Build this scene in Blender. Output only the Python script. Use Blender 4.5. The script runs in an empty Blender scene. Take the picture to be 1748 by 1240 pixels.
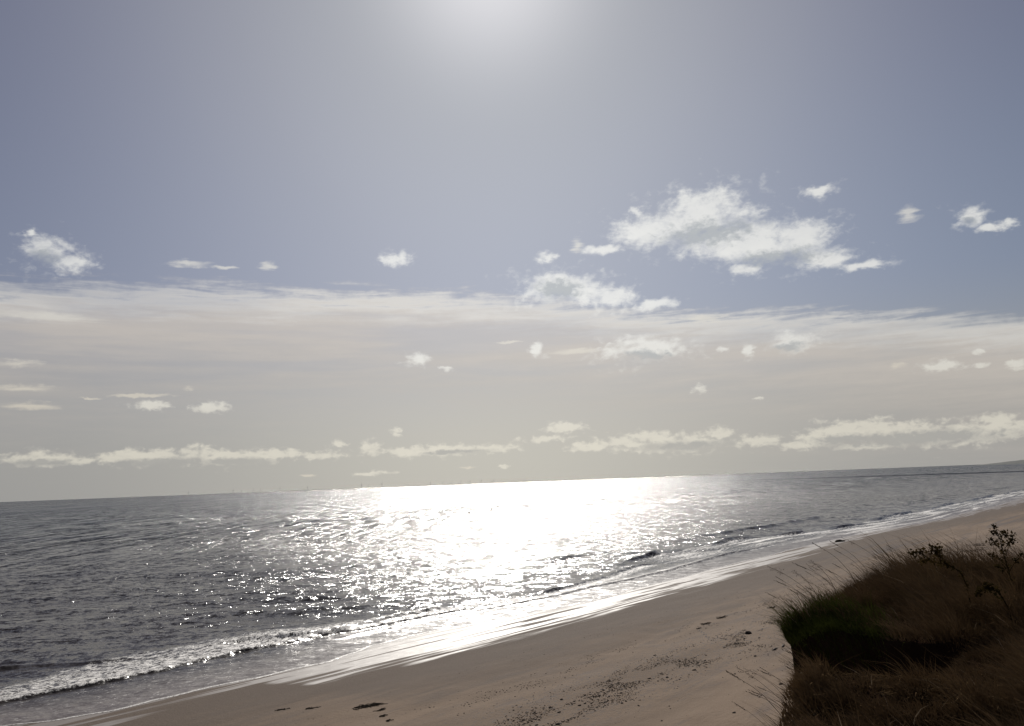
import bpy, math, random
import numpy as np
from mathutils import Vector, Matrix

S = bpy.context.scene
COL = S.collection
R = math.radians
rng = np.random.default_rng(7)
random.seed(7)

# ------------------------------------------------------------------ camera
CAM_H = 13.0
F_PX, IW, IH = 1411.0, 1748.0, 1240.0
ROLL, PITCH = R(2.195), R(8.2)
cd = bpy.data.cameras.new('camera'); cam = bpy.data.objects.new('camera', cd); COL.objects.link(cam)
cd.lens = 36 * F_PX / IW; cd.sensor_width = 36; cd.clip_start = 0.1; cd.clip_end = 120000
cam.matrix_world = (Matrix.Translation((0, 0, CAM_H)) @ Matrix.Rotation(R(90) + PITCH, 4, 'X')
                    @ Matrix.Rotation(-ROLL, 4, 'Z'))
S.camera = cam

# ------------------------------------------------------------------ node helpers
class N:
    """small wrapper for writing node trees"""
    def __init__(s, tree): s.t = tree
    def node(s, typ, ins=None, **kw):
        n = s.t.nodes.new(typ)
        for k, v in kw.items(): setattr(n, k, v)
        for k, v in (ins or {}).items(): s.set(n.inputs[k], v)
        return n
    def set(s, sock, v):
        if isinstance(v, bpy.types.NodeSocket): s.t.links.new(v, sock)
        else:
            try: sock.default_value = v
            except Exception: sock.default_value = (v, v, v)
    def m(s, op, a, b=0.0, c=0.0, clamp=False):
        n = s.t.nodes.new('ShaderNodeMath'); n.operation = op; n.use_clamp = clamp
        for i, v in enumerate((a, b, c)): s.set(n.inputs[i], v)
        return n.outputs[0]
    def v(s, op, a, b=(0, 0, 0), c=(0, 0, 0), out=0):
        n = s.t.nodes.new('ShaderNodeVectorMath'); n.operation = op
        s.set(n.inputs[0], a)
        if op == 'SCALE': s.set(n.inputs['Scale'], b)
        else:
            s.set(n.inputs[1], b)
            if op == 'MULTIPLY_ADD': s.set(n.inputs[2], c)
        return n.outputs[out]
    def xyz(s, x=0.0, y=0.0, z=0.0):
        return s.node('ShaderNodeCombineXYZ', {0: x, 1: y, 2: z}).outputs[0]
    def sep(s, v): return s.node('ShaderNodeSeparateXYZ', {0: v}).outputs
    def noise(s, vec, scale=1.0, detail=4.0, rough=0.5, dist=0.0, color=False, dims='3D'):
        n = s.node('ShaderNodeTexNoise', {'Vector': vec, 'Scale': scale, 'Detail': detail,
                                          'Roughness': rough, 'Distortion': dist}, noise_dimensions=dims)
        return n.outputs[1 if color else 0]
    def step(s, x, a, b, lo=0.0, hi=1.0, smooth=True):
        n = s.node('ShaderNodeMapRange', {0: x, 1: a, 2: b, 3: lo, 4: hi},
                   interpolation_type='SMOOTHSTEP' if smooth else 'LINEAR')
        return n.outputs[0]
    def mix(s, f, a, b, mode='MIX'):
        n = s.node('ShaderNodeMix', data_type='RGBA', blend_type=mode)
        s.set(n.inputs[0], f); s.set(n.inputs[6], a); s.set(n.inputs[7], b)
        return n.outputs[2]
    def mapping(s, vec, sc): return s.v('MULTIPLY', vec, sc)
    def attr(s, name): return s.node('ShaderNodeAttribute', attribute_name=name).outputs

def rgb(h, k=1.0):
    """sRGB 0-255 triple to a linear colour"""
    return tuple(k * ((c / 255) / 12.92 if c <= 10 else ((c / 255 + 0.055) / 1.055) ** 2.4) for c in h) + (1.0,)

# ------------------------------------------------------------------ sky and sun
SUN_AZ, SUN_EL = R(-0.6), R(34.5)         # azimuth clockwise from +Y
sun_dir = Vector((math.sin(SUN_AZ) * math.cos(SUN_EL), math.cos(SUN_AZ) * math.cos(SUN_EL), math.sin(SUN_EL)))

world = bpy.data.worlds.new('World'); S.world = world; world.use_nodes = True
world.node_tree.nodes.clear()
w = N(world.node_tree)
SKY_STRENGTH = 0.1
sky = w.node('ShaderNodeTexSky', sky_type='NISHITA', sun_disc=False, sun_elevation=SUN_EL,
             sun_rotation=SUN_AZ, altitude=10.0, air_density=1.0, dust_density=1.6, ozone_density=1.5)
D = w.node('ShaderNodeTexCoord').outputs['Generated']
D = w.v('NORMALIZE', D)
dx, dy, dz = w.sep(D)
az = w.m('DEGREES', w.m('ARCTAN2', dx, dy))
el = w.m('DEGREES', w.m('ARCSINE', dz))
P = w.xyz(az, el, 0.0)
cosang = w.v('DOT_PRODUCT', D, tuple(sun_dir), out=1)
ang = w.m('DEGREES', w.m('ARCCOSINE', w.m('MINIMUM', cosang, 0.99999)))
# clear air: Nishita sky, greyed by thin high haze, with the aureole round the sun
hs = w.node('ShaderNodeHueSaturation', {'Hue': 0.515, 'Saturation': 0.62, 'Value': 1.0, 'Color': sky.outputs[0]})
base = w.mix(1.0, hs.outputs[0], (0.290, 0.300, 0.368, 1), 'MULTIPLY')
base = w.v('SCALE', base, w.m('SUBTRACT', 1.0, w.m('MULTIPLY', w.m('EXPONENT', w.m('MULTIPLY', w.m('POWER', w.m('DIVIDE', ang, 17.0), 2.0), -1.0)), 0.86)))
# compress the bright horizon of the Nishita model, thin haze makes it even
g1 = w.m('EXPONENT', w.m('MULTIPLY', w.m('POWER', w.m('DIVIDE', ang, 18.5), 2.0), -1.0))
g2 = w.m('EXPONENT', w.m('MULTIPLY', w.m('POWER', w.m('DIVIDE', ang, 6.2), 2.0), -1.0))
glow = w.mix(1.0, w.mix(1.0, (0, 0, 0, 1), w.v('SCALE', (2.10, 2.33, 2.42), g1), 'ADD'),
             w.v('SCALE', (4.4, 4.15, 4.2), g2), 'ADD')

def S_(r, g, b, k=1.0):      # an observed sky colour as radiance before the background strength
    return tuple(c / SKY_STRENGTH for c in rgb((r, g, b), k)[:3]) + (1.0,)

sky_col = base
AZEL = lambda l: l
CUMULUS = [(14.70,15.70,3.57,1.30), (17.23,15.72,2.34,1.28), (13.08,18.04,1.81,1.07), (16.08,15.86,2.75,1.59), (17.91,14.68,2.32,1.20), (14.48,17.96,2.19,1.14), (12.21,17.12,2.42,1.54), (20.42,15.40,2.20,1.02), (5.40,12.81,2.47,1.04), (20.16,2.00,2.20,0.51), (23.34,2.38,2.13,0.78), (26.94,1.80,2.03,0.75), (30.68,1.93,1.61,0.64), (-16.13,2.46,1.90,0.38), (-27.90,2.30,1.34,0.30), (-24.99,2.63,1.05,0.35), (-21.22,2.70,1.27,0.44), (-7.23,2.31,1.99,0.36), (9.26,2.62,1.78,0.55), (5.26,2.24,1.40,0.32), (13.82,17.19,4.20,1.83), (10.15,16.76,2.94,1.48), (16.61,15.22,3.33,1.36), (20.01,15.00,2.36,1.32), (21.37,13.68,2.17,0.87), 
(23.81,12.91,1.64,0.36), (16.47,13.42,1.64,0.46), (7.01,15.71,2.06,0.40), (9.21,18.02,0.57,0.47), (3.36,13.32,2.98,1.29), (7.03,12.51,2.25,0.96), 
(2.83,15.35,0.83,0.36), (10.22,11.61,1.82,0.44), (-29.94,14.97,1.49,1.18), (-28.70,14.39,1.38,0.67), (-30.77,15.93,0.40,0.26), 
(-7.98,15.51,1.07,0.63), (21.40,17.95,1.28,0.39), (30.05,14.81,1.01,0.65), (31.22,13.96,0.99,0.29), (32.16,14.13,0.59,0.35), (9.44,8.74,2.74,1.07), 
(7.21,8.59,1.62,0.68), (1.72,9.07,0.53,0.53), (18.89,8.41,2.08,0.75), (16.05,8.14,0.46,0.57), (14.72,8.25,0.55,0.27), (27.69,6.08,1.43,0.34), 
(29.66,6.77,0.40,0.26), (31.63,5.78,0.58,0.32), (29.73,5.98,0.46,0.23), (12.80,5.73,0.55,0.39), (16.48,4.87,0.38,0.15), (-6.61,8.60,0.94,0.52), 
(-4.47,7.94,0.57,0.24), (-23.54,5.71,1.22,0.29), (-20.19,5.52,1.33,0.41), (-8.08,3.69,0.44,0.32), (3.51,3.60,1.70,0.40), (-30.07,2.45,2.67,0.45), 
(-25.97,2.40,1.10,0.38), (-23.29,2.45,1.95,0.53), (-19.43,2.32,3.14,0.52), (-13.29,2.22,1.63,0.31), (-9.79,2.55,1.03,0.51), (-4.42,2.33,3.81,0.40), 
(-1.60,2.35,1.81,0.32), (2.06,2.85,1.82,0.28), (4.45,2.15,1.12,0.32), (7.27,2.39,1.79,0.60), (11.19,2.18,2.94,0.67), (13.93,2.71,1.04,0.42), 
(16.53,2.11,1.74,0.49), (18.70,1.70,1.34,0.33), (21.62,2.45,2.17,0.72), (25.00,2.10,2.96,0.76), (28.53,1.89,2.49,0.66), (30.15,2.62,1.17,0.42), 
(22.91,1.41,1.96,0.28), (-9.62,0.96,1.30,0.16), (-0.84,1.12,0.52,0.16), (-11.94,3.08,0.59,0.27)]
STREAKS = [(-21.78,14.83,1.79,0.33), (-19.39,14.69,1.07,0.15), (-16.74,15.00,0.86,0.38), (26.68,15.66,0.78,0.61), (4.95,16.04,0.58,0.72), 
(4.38,8.82,2.25,0.32), (-0.11,9.63,1.07,0.12), (25.07,6.29,0.71,0.25), (-29.79,11.04,3.53,0.43), (-31.21,8.09,1.57,0.26), (-30.84,6.60,2.35,0.29), 
(-30.50,5.62,2.03,0.29), (-24.40,6.34,2.06,0.14), (-27.38,6.13,0.82,0.07), (-21.57,6.88,0.66,0.26), (-14.06,0.96,0.69,0.12), (-3.25,1.13,0.72,0.12), 
(13.32,10.45,2.38,0.31)]

# --- clouds: the air behind them shows where they thin out
BELLIES = [(14.33,16.13,3.38,0.84), (18.61,14.03,2.88,0.60), (3.56,13.11,1.74,0.72), (9.21,8.23,1.61,0.40), (18.68,8.16,1.14,0.34), (-29.92,14.56,0.85,0.59), (25.63,1.77,5.17,0.48), (21.92,1.91,2.16,0.36), (11.57,1.96,2.73,0.35), (-22.95,2.14,2.14,0.28), (-18.71,2.03,2.23,0.26), (-29.76,2.23,1.63,0.23), (-4.02,2.20,2.41,0.16), (30.03,14.60,0.41,0.26)]
def field(lst, warp):
    """normalised distance to the nearest cloud of the list (0 at its heart, 1 at its rim)"""
    pts = w.v('ADD', P, warp)
    best = None
    for (a, e, ra, re) in lst:
        q = w.v('LENGTH', w.v('MULTIPLY_ADD', pts, (1 / ra, 1 / re, 0), (-a / ra, -e / re, 0)), out=1)
        best = q if best is None else w.m('SMOOTH_MIN', best, q, 0.3)
    return best

# billows: finer near the horizon where the clouds are far away
Pn = w.v('MULTIPLY', P, (1.0, 1.55, 1.0))
warp1 = w.v('MULTIPLY', w.v('SUBTRACT', w.noise(Pn, 0.5, 4.0, 0.55, color=True), (0.5, 0.5, 0.5)), (1.5, 0.9, 0.0))
warp2 = w.v('MULTIPLY', w.v('SUBTRACT', w.noise(Pn, 1.5, 4.0, 0.55, color=True), (0.5, 0.5, 0.5)), (0.9, 0.45, 0.0))
near = w.step(el, 4.5, 8.0)
warp = w.v('ADD', w.v('SCALE', warp1, near), warp2)
puff = w.noise(Pn, 0.42, 8.0, 0.58, 0.1)
puff_up = w.noise(w.v('ADD', Pn, (0.0, 0.5, 0.0)), 0.42, 4.0, 0.55, 0.1)
fine = w.noise(Pn, 1.7, 5.0, 0.55, 0.25)
fine_up = w.noise(w.v('ADD', Pn, (0.0, 0.2, 0.0)), 1.9, 3.0, 0.58, 0.3)
Fc = field(CUMULUS, warp)
body = w.m('SUBTRACT', w.step(el, 4.0, 9.0, 1.16, 1.08), Fc)
tex = w.m('ADD', w.m('MULTIPLY', w.m('SUBTRACT', puff, 0.5), 1.7), w.m('MULTIPLY', w.m('SUBTRACT', fine, 0.5), w.step(el, 4.0, 9.0, 2.2, 1.1)))
dens = w.m('ADD', body, tex)
cum = w.step(dens, -0.05, 0.85)
relief = w.m('ADD', w.m('MULTIPLY', w.m('SUBTRACT', puff, puff_up), 3.4), w.m('MULTIPLY', w.m('SUBTRACT', fine, fine_up), w.step(el, 4.0, 9.0, 1.6, 0.9)))
wisp = w.step(w.m('ADD', w.m('SUBTRACT', 0.80, w.m('MULTIPLY', Fc, 0.62)), w.m('ADD', w.m('MULTIPLY', w.m('SUBTRACT', fine, 0.5), 2.0), w.m('MULTIPLY', w.m('SUBTRACT', puff, 0.5), 2.2))), 0.0, 1.0)
Fb = field(BELLIES, w.v('SCALE', warp, 0.8))
thick = w.step(w.m('ADD', w.m('SUBTRACT', 1.35, Fb), w.m('MULTIPLY', w.m('SUBTRACT', fine, 0.5), 2.2)), 0.0, 1.1)
thick = w.m('SUBTRACT', w.m('MULTIPLY', thick, 1.15), w.m('MULTIPLY', relief, w.m('ADD', 0.25, w.m('MULTIPLY', thick, 0.6))), clamp=True)
cum_hi = w.mix(w.step(el, 2.0, 12.0), S_(224, 219, 205), S_(240, 240, 237))
cum_lo = w.mix(w.step(el, 2.0, 12.0), S_(182, 180, 174), S_(190, 194, 196))
cum_col = w.mix(thick, cum_hi, cum_lo)

Ps = w.v('MULTIPLY', P, (0.28, 2.6, 1.0))
streak = w.noise(Ps, 0.8, 7.0, 0.6, 0.4)
Fs = field(STREAKS, w.v('SCALE', warp2, 0.9))
st = w.m('MULTIPLY', w.step(w.m('ADD', w.m('SUBTRACT', 1.0, Fs), w.m('MULTIPLY', w.m('SUBTRACT', streak, 0.5), 2.4)), 0.0, 0.9), 0.75)
st_col = w.mix(w.step(el, 4.0, 14.0), S_(222, 214, 198), S_(228, 226, 220))

# the broad veil of high cloud across the middle of the sky
veil_top = w.node('ShaderNodeFloatCurve', {1: w.m('DIVIDE', w.m('ADD', az, 45.0), 90.0)})
cv = veil_top.mapping.curves[0]
for i, (a, e) in enumerate([(-45, 13.0), (-32.3, 13.35), (-26, 13.8), (-11, 13.9), (0, 13.3), (11.4, 11.6), (24.4, 10.3), (32.3, 9.0), (45, 6.0)]):
    x, y = (a + 45) / 90, e / 20
    if i == 0: cv.points[0].location = (x, y)
    elif i == 1: cv.points[1].location = (x, y)
    else: cv.points.new(x, y)
veil_top.mapping.update()
vt = w.m('MULTIPLY', veil_top.outputs[0], 20.0)
vd = w.m('SUBTRACT', vt, el)
vd = w.m('ADD', vd, w.m('MULTIPLY', w.m('SUBTRACT', streak, 0.5), 3.4))
vd = w.m('ADD', vd, w.m('MULTIPLY', w.m('SUBTRACT', fine, 0.5), 0.7))
veil = w.m('MULTIPLY', w.step(vd, 0.0, 1.5), w.step(vd, 13.0, 3.0))
rim = w.m('MULTIPLY', w.step(vd, 0.1, 0.8), w.step(vd, 3.2, 0.9))
wide = w.noise(w.v('MULTIPLY', P, (0.05, 0.55, 1.0)), 1.0, 4.0, 0.55, 0.3)
veil = w.m('MULTIPLY', veil, w.step(wide, 0.30, 0.62, 0.55, 0.95))
veil_col = w.mix(rim, w.mix(w.step(vd, 2.0, 7.5), S_(214, 205, 194), S_(197, 190, 181)), S_(234, 230, 222))

# low grey-cream air towards the horizon, brighter below the sun
gh = w.m('EXPONENT', w.m('MULTIPLY', w.m('POWER', w.m('DIVIDE', w.m('ADD', az, 1.0), 20.0), 2.0), -1.0))
low = w.mix(gh, S_(154, 153, 151), S_(196, 193, 183))
low_f = w.step(el, 13.0, 0.5)
sky_lift = w.v('SCALE', (0.22, 0.40, 0.40), w.m('MULTIPLY', w.step(el, 34.0, 13.0), w.step(az, -40.0, 20.0, 0.5, 1.0)))
edge = w.m('EXPONENT', w.m('MULTIPLY', w.m('ABSOLUTE', az), -0.03))

sky_col = w.mix(1.0, w.mix(1.0, base, glow, 'ADD'), sky_lift, 'ADD')
sky_col = w.mix(w.m('MULTIPLY', low_f, 0.92), sky_col, low)
side = w.m('ADD', 0.84, w.m('MULTIPLY', gh, 0.16))
def lit(c): return w.v('SCALE', c, side)
sky_col = w.mix(w.m('MULTIPLY', veil, 0.80), sky_col, lit(veil_col))
sky_col = w.mix(st, sky_col, lit(st_col))
sky_col = w.mix(w.m('MAXIMUM', w.m('MULTIPLY', cum, w.m('ADD', 0.66, w.m('MULTIPLY', puff, 0.42), clamp=True)), w.m('MULTIPLY', wisp, 0.42)), sky_col, lit(cum_col))
bg = w.node('ShaderNodeBackground', {'Color': sky_col, 'Strength': SKY_STRENGTH})
w.t.links.new(bg.outputs[0], w.node('ShaderNodeOutputWorld').inputs[0])

sd = bpy.data.lights.new('sun', 'SUN'); so = bpy.data.objects.new('sun', sd); COL.objects.link(so)
sd.energy = 5.0; sd.angle = R(0.53); sd.color = (1.0, 0.95, 0.88)
so.rotation_euler = (-sun_dir).to_track_quat('-Z', 'Y').to_euler()
so.location = (0, 0, 60)

S.render.engine = 'CYCLES'
S.view_settings.view_transform = 'Standard'; S.view_settings.look = 'None'
S.view_settings.exposure = 0.0; S.view_settings.gamma = 1.0

# ------------------------------------------------------------------ mesh and naming helpers
def mesh_obj(name, verts, faces, mat=None, parent=None, smooth=False, attrs=None, mats=None, mat_idx=None):
    me = bpy.data.meshes.new(name)
    verts = np.asarray(verts, dtype=np.float32)
    if isinstance(faces, np.ndarray):
        nf, k = faces.shape
        me.vertices.add(len(verts)); me.vertices.foreach_set('co', verts.ravel())
        me.loops.add(nf * k); me.loops.foreach_set('vertex_index', faces.astype(np.int32).ravel())
        me.polygons.add(nf); me.polygons.foreach_set('loop_start', np.arange(0, nf * k, k, dtype=np.int32))
        me.update(calc_edges=True)
    else:
        me.from_pydata([tuple(v) for v in verts.tolist()], [], faces)
    for k, a in (attrs or {}).items():
        a = np.asarray(a, dtype=np.float32)
        if a.ndim == 1:
            at = me.attributes.new(k, 'FLOAT', 'POINT'); at.data.foreach_set('value', a)
        else:
            at = me.attributes.new(k, 'FLOAT_VECTOR', 'POINT'); at.data.foreach_set('vector', a.ravel())
    if smooth: me.polygons.foreach_set('use_smooth', np.ones(len(me.polygons), dtype=bool))
    for m_ in (mats or ([mat] if mat else [])): me.materials.append(m_)
    if mat_idx is not None: me.polygons.foreach_set('material_index', np.asarray(mat_idx, dtype=np.int32))
    me.update()
    o = bpy.data.objects.new(name, me); COL.objects.link(o)
    if parent: o.parent = parent
    return o

def tag(o, label=None, cat=None, group=None, kind=None):
    if label: o['label'] = label
    if cat: o['category'] = cat
    if group: o['group'] = group
    if kind: o['kind'] = kind
    return o

def empty(name, loc, label, cat, group=None, rz=0.0):
    o = bpy.data.objects.new(name, None); COL.objects.link(o)
    o.location = loc; o.rotation_euler = (0, 0, rz); o.empty_display_size = 0.2
    return tag(o, label, cat, group)

def grid_faces(nu, nv):
    i = np.arange(nu - 1)[:, None] * nv + np.arange(nv - 1)[None, :]
    return np.stack([i, i + nv, i + nv + 1, i + 1], -1).reshape(-1, 4)

def grow(a, b, d0, g, dmax=1e9):
    """positions from a to b whose spacing starts at d0 and grows by the factor g"""
    out = [a]; d = d0
    while out[-1] < b:
        out.append(out[-1] + d); d = min(d * g, dmax)
    return np.array(out)

# coast coordinates: u runs along the beach (40 degrees right of the view), v out to sea
CA = R(40)
def uv_xy(u, v): return u * math.sin(CA) - v * math.cos(CA), u * math.cos(CA) + v * math.sin(CA)
def xy_uv(x, y): return x * math.sin(CA) + y * math.cos(CA), -x * math.cos(CA) + y * math.sin(CA)

# lattice value noise for shaping meshes
_perm = rng.random((64, 64)) * 2 - 1
def vnoise(x, y):
    xi = np.floor(x).astype(int); yi = np.floor(y).astype(int); fx = x - xi; fy = y - yi
    fx = fx * fx * (3 - 2 * fx); fy = fy * fy * (3 - 2 * fy)
    g = lambda i, j: _perm[i % 64, j % 64]
    return (g(xi, yi) * (1 - fx) + g(xi + 1, yi) * fx) * (1 - fy) + (g(xi, yi + 1) * (1 - fx) + g(xi + 1, yi + 1) * fx) * fy
def fbm(x, y, oct_=4, r=0.5):
    s = 0; a = 1
    for k in range(oct_):
        s = s + a * vnoise(x * 2 ** k + 17.3 * k, y * 2 ** k + 9.1 * k); a *= r
    return s
def smooth(x, a, b):
    t = np.clip((x - a) / (b - a), 0, 1); return t * t * (3 - 2 * t)

def curve(pts):
    xs = np.array([p[0] for p in pts], float); ys = np.array([p[1] for p in pts], float)
    def f(u):
        # cosine-eased interpolation keeps the corners soft
        i = np.clip(np.searchsorted(xs, u) - 1, 0, len(xs) - 2)
        t = np.clip((u - xs[i]) / (xs[i + 1] - xs[i]), 0, 1)
        t = t * 0.5 + (t * t * (3 - 2 * t)) * 0.5
        return ys[i] + (ys[i + 1] - ys[i]) * t
    return f

lace0 = curve([(-4000, 55), (-200, 56), (0, 57.5), (19, 56.2), (22, 54.3), (25, 53.5), (27, 53.9), (36, 53.3), (40.4, 53.3), (43.5, 54.4), (47.1, 55.7),
               (53.7, 55.9), (62.7, 54.2), (73.8, 52.9), (92, 54.2), (122, 56.2), (155, 57.7), (218, 53.5), (300, 55), (362, 56.5), (600, 56), (60000, 56)])
def lace(u):
    far = 1 - smooth(np.asarray(u, float), 300, 900)
    return lace0(u) + (0.28 * fbm(u / 3.1, u * 0 + 3.3, 3) + 0.07 * fbm(u / 0.5, u * 0 + 8.3, 2)) * far + 1.0 * vnoise(u / 37.0, u * 0) * smooth(u, 90, 200) * far
wet0 = curve([(-4000, 49), (0, 49), (19, 49.5), (23, 50), (27.4, 51.2), (33, 51.6), (35.2, 47.6), (42.5, 46.4), (52, 46.5), (68.5, 46.5),
              (89, 47.1), (119, 49.7), (178, 53.4), (230, 50.1), (302, 49), (60000, 50)])

SLOPE = 0.03
def beach_z(u, v):
    z = (54.5 - v) * SLOPE
    z = np.where(v > 54.5, (54.5 - v) * 0.045, z)
    toe = smooth(v, 9, 2.5)
    z = z + 1.5 * toe ** 2
    z = z + 0.035 * fbm(u / 9.0, v / 2.2, 3) * smooth(v, 52, 44) + 0.09 * vnoise(u / 26.0, v / 5.0) * smooth(v, 52, 40) + 0.03 * vnoise(u / 1.3, v / 0.9) * smooth(v, 46, 36)
    return z

# ------------------------------------------------------------------ materials
def material(name):
    m_ = bpy.data.materials.new(name); m_.use_nodes = True; m_.node_tree.nodes.clear()
    return m_, N(m_.node_tree)
def out(n, shader): n.t.links.new(shader, n.node('ShaderNodeOutputMaterial').inputs[0])
def principled(n, **kw):
    names = {'base': 'Base Color', 'rough': 'Roughness', 'ior': 'IOR', 'spec': 'Specular IOR Level', 'normal': 'Normal', 'metal': 'Metallic'}
    return n.node('ShaderNodeBsdfPrincipled', {names[k]: v for k, v in kw.items()}).outputs[0]

# -- sea: wave slopes come from noise in metres, so they keep their steepness at any distance
M_sea, n = material('sea_water')
pos = n.node('ShaderNodeNewGeometry').outputs['Position']
gnor = n.node('ShaderNodeNewGeometry').outputs['Normal']
cu = n.sep(n.attr('coast')[1]); U_, S_off = cu[0], cu[1]
foam_a = n.attr('foam')[2]
wv = n.v('MULTIPLY', pos, (0.65, 1.0, 0.0))
# ripples near the beach, wave groups further out, wind streaks beyond
HALF = (0.5, 0.5, 0.5)
a1_ = n.v('SUBTRACT', n.noise(n.v('MULTIPLY', pos, (0.75, 1.0, 0.0)), 0.58, 5.0, 0.98, color=True), HALF)
a2_ = n.v('SUBTRACT', n.noise(n.v('MULTIPLY', pos, (0.55, 0.042, 0.0)), 0.7, 3.0, 0.9, color=True), HALF)
a3_ = n.v('SUBTRACT', n.noise(n.v('MULTIPLY', pos, (0.12, 0.0018, 0.0)), 1.0, 3.0, 0.9, color=True), HALF)
w12 = n.step(S_off, 40.0, 220.0); w23 = n.step(S_off, 500.0, 1800.0)
c1 = n.v('ADD', n.v('SCALE', a1_, n.m('SUBTRACT', 1.0, n.m('MULTIPLY', w12, 0.45))),
         n.v('ADD', n.v('SCALE', a2_, n.m('MULTIPLY', w12, n.m('SUBTRACT', 0.62, n.m('MULTIPLY', w23, 0.4)))), n.v('SCALE', a3_, n.m('MULTIPLY', w23, 0.62))))
gust = n.noise(n.v('MULTIPLY', pos, (0.004, 0.016, 0.0)), 1.0, 4.0, 0.55, 0.4)
gust2 = n.noise(n.v('MULTIPLY', pos, (0.0006, 0.0035, 0.0)), 1.0, 3.0, 0.5, 0.3)
calm = n.m('ADD', n.step(S_off, 5.0, 34.0, 0.30, 0.72), n.step(S_off, 20.0, 160.0, 0.0, 0.35))
dark_band = n.m('SUBTRACT', 1.0, n.m('MULTIPLY', n.attr('dark_band')[2], 0.75))
kslope = n.m('MULTIPLY', n.m('MULTIPLY', calm, dark_band), n.m('MULTIPLY', n.step(gust, 0.32, 0.66, 0.78, 1.2), n.step(gust2, 0.35, 0.65, 0.85, 1.12)))
slope = n.v('SCALE', n.v('MULTIPLY', c1, (4.6, 4.6, 0.0)), kslope)
# wave faces turned to the shore dominate what a low view across open water shows
slope = n.v('ADD', slope, n.xyz(0.0, n.m('SUBTRACT', n.step(S_off, 5.0, 260.0, -0.05, -0.19), n.m('MULTIPLY', n.attr('dark_band')[2], 0.30)), 0.0))
foam_n = n.noise(n.v('MULTIPLY', n.xyz(U_, S_off, 0.0), (1.0, 1.7, 1.0)), 1.5, 6.0, 0.68, 0.5)
foam_f = n.noise(n.xyz(U_, n.m('MULTIPLY', S_off, 2.2), 0.0), 6.0, 3.0, 0.6, 0.6)
foam_l = n.noise(n.xyz(n.m('MULTIPLY', U_, 0.045), n.m('MULTIPLY', S_off, 0.55), 0.0), 1.0, 4.0, 0.6, 0.6)
edge_line = n.m('MULTIPLY', n.step(S_off, 0.34, 0.05), n.step(foam_f, 0.36, 0.56))
fm = n.step(n.m('ADD', foam_a, n.m('ADD', n.m('MULTIPLY', n.m('SUBTRACT', foam_n, 0.5), 2.2), n.m('ADD', n.m('MULTIPLY', n.m('SUBTRACT', foam_f, 0.5), 1.6), n.m('MULTIPLY', n.m('SUBTRACT', foam_l, 0.5), n.step(U_, 70.0, 180.0, 0.0, 2.6))))), 0.40, 0.74)
fm = n.m('MULTIPLY', fm, n.step(foam_a, 0.02, 0.2))
fm = n.m('MAXIMUM', fm, edge_line)
nor = n.v('NORMALIZE', n.v('ADD', gnor, slope))
deep = n.step(S_off, 20.0, 420.0)
body_c = n.mix(deep, (0.030, 0.024, 0.020, 1), (0.007, 0.014, 0.017, 1))
film = n.step(S_off, 9.0, 1.0)
body_c = n.mix(film, body_c, (0.12, 0.10, 0.09, 1))
water = principled(n, base=body_c, rough=n.step(S_off, 10.0, 5.0, 0.15, 0.30), ior=1.333, normal=nor)
fb = n.node('ShaderNodeBump', {'Strength': 0.8, 'Distance': 0.06, 'Height': foam_f})
foam_s = principled(n, base=(0.62, 0.60, 0.57, 1), rough=0.6, normal=fb.outputs[0])
mx = n.node('ShaderNodeMixShader', {0: n.m('MULTIPLY', fm, 0.9), 1: water, 2: foam_s})
out(n, mx.outputs[0])

# -- beach sand: dry, damp and film-wet, with lines of grit along the shore
M_sand, n = material('beach_sand')
pos = n.node('ShaderNodeNewGeometry').outputs['Position']
gnor = n.node('ShaderNodeNewGeometry').outputs['Normal']
cu = n.sep(n.attr('coast')[1]); U_, V_ = cu[0], cu[1]
wetd = n.attr('wetd')[2]
UV = n.xyz(U_, V_, 0.0)
along = n.noise(n.v('MULTIPLY', UV, (0.17, 0.85, 1.0)), 1.0, 5.0, 0.6, 0.5)
broad = n.noise(n.v('MULTIPLY', UV, (0.03, 0.16, 1.0)), 1.0, 4.0, 0.55, 0.6)
grain = n.noise(UV, 9.0, 5.0, 0.75)
spec1 = n.noise(n.v('MULTIPLY', UV, (1.0, 1.8, 1.0)), 2.6, 3.0, 0.7)
dry = n.mix(n.step(broad, 0.35, 0.65), (0.100, 0.064, 0.038, 1), (0.148, 0.100, 0.064, 1))
dry = n.mix(n.step(along, 0.50, 0.72, 0.0, 0.75), dry, (0.095, 0.068, 0.053, 1))
dry = n.mix(n.step(grain, 0.58, 0.75, 0.0, 0.45), dry, (0.10, 0.075, 0.06, 1))
damp_f = n.step(n.m('ADD', wetd, n.m('MULTIPLY', n.m('SUBTRACT', along, 0.5), 14.0)), -15.0, -3.0)
sand_c = n.mix(damp_f, dry, (0.070, 0.047, 0.032, 1))
# darker bands drawn out along the shore on the upper beach far along
band = n.m('MULTIPLY', n.m('MULTIPLY', n.step(n.noise(n.v('MULTIPLY', UV, (0.014, 0.22, 1.0)), 1.0, 5.0, 0.55, 1.2), 0.52, 0.62),
                           n.step(U_, 85.0, 150.0)), n.m('MULTIPLY', n.step(V_, 24.0, 31.0), n.step(V_, 50.0, 43.0)))
sand_c = n.mix(n.m('MULTIPLY', band, 0.7), sand_c, (0.055, 0.042, 0.04, 1))
grit = n.m('MULTIPLY', n.m('MULTIPLY', n.step(V_, 23.0, 27.5), n.step(V_, 35.0, 30.5)), n.step(spec1, 0.50, 0.66))
grit = n.m('MULTIPLY', grit, n.step(broad, 0.25, 0.45))
sand_c = n.mix(n.m('MULTIPLY', grit, 0.75), sand_c, (0.06, 0.052, 0.05, 1))
specks = n.m('MULTIPLY', n.step(spec1, 0.66, 0.73), n.step(along, 0.45, 0.6))
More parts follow.
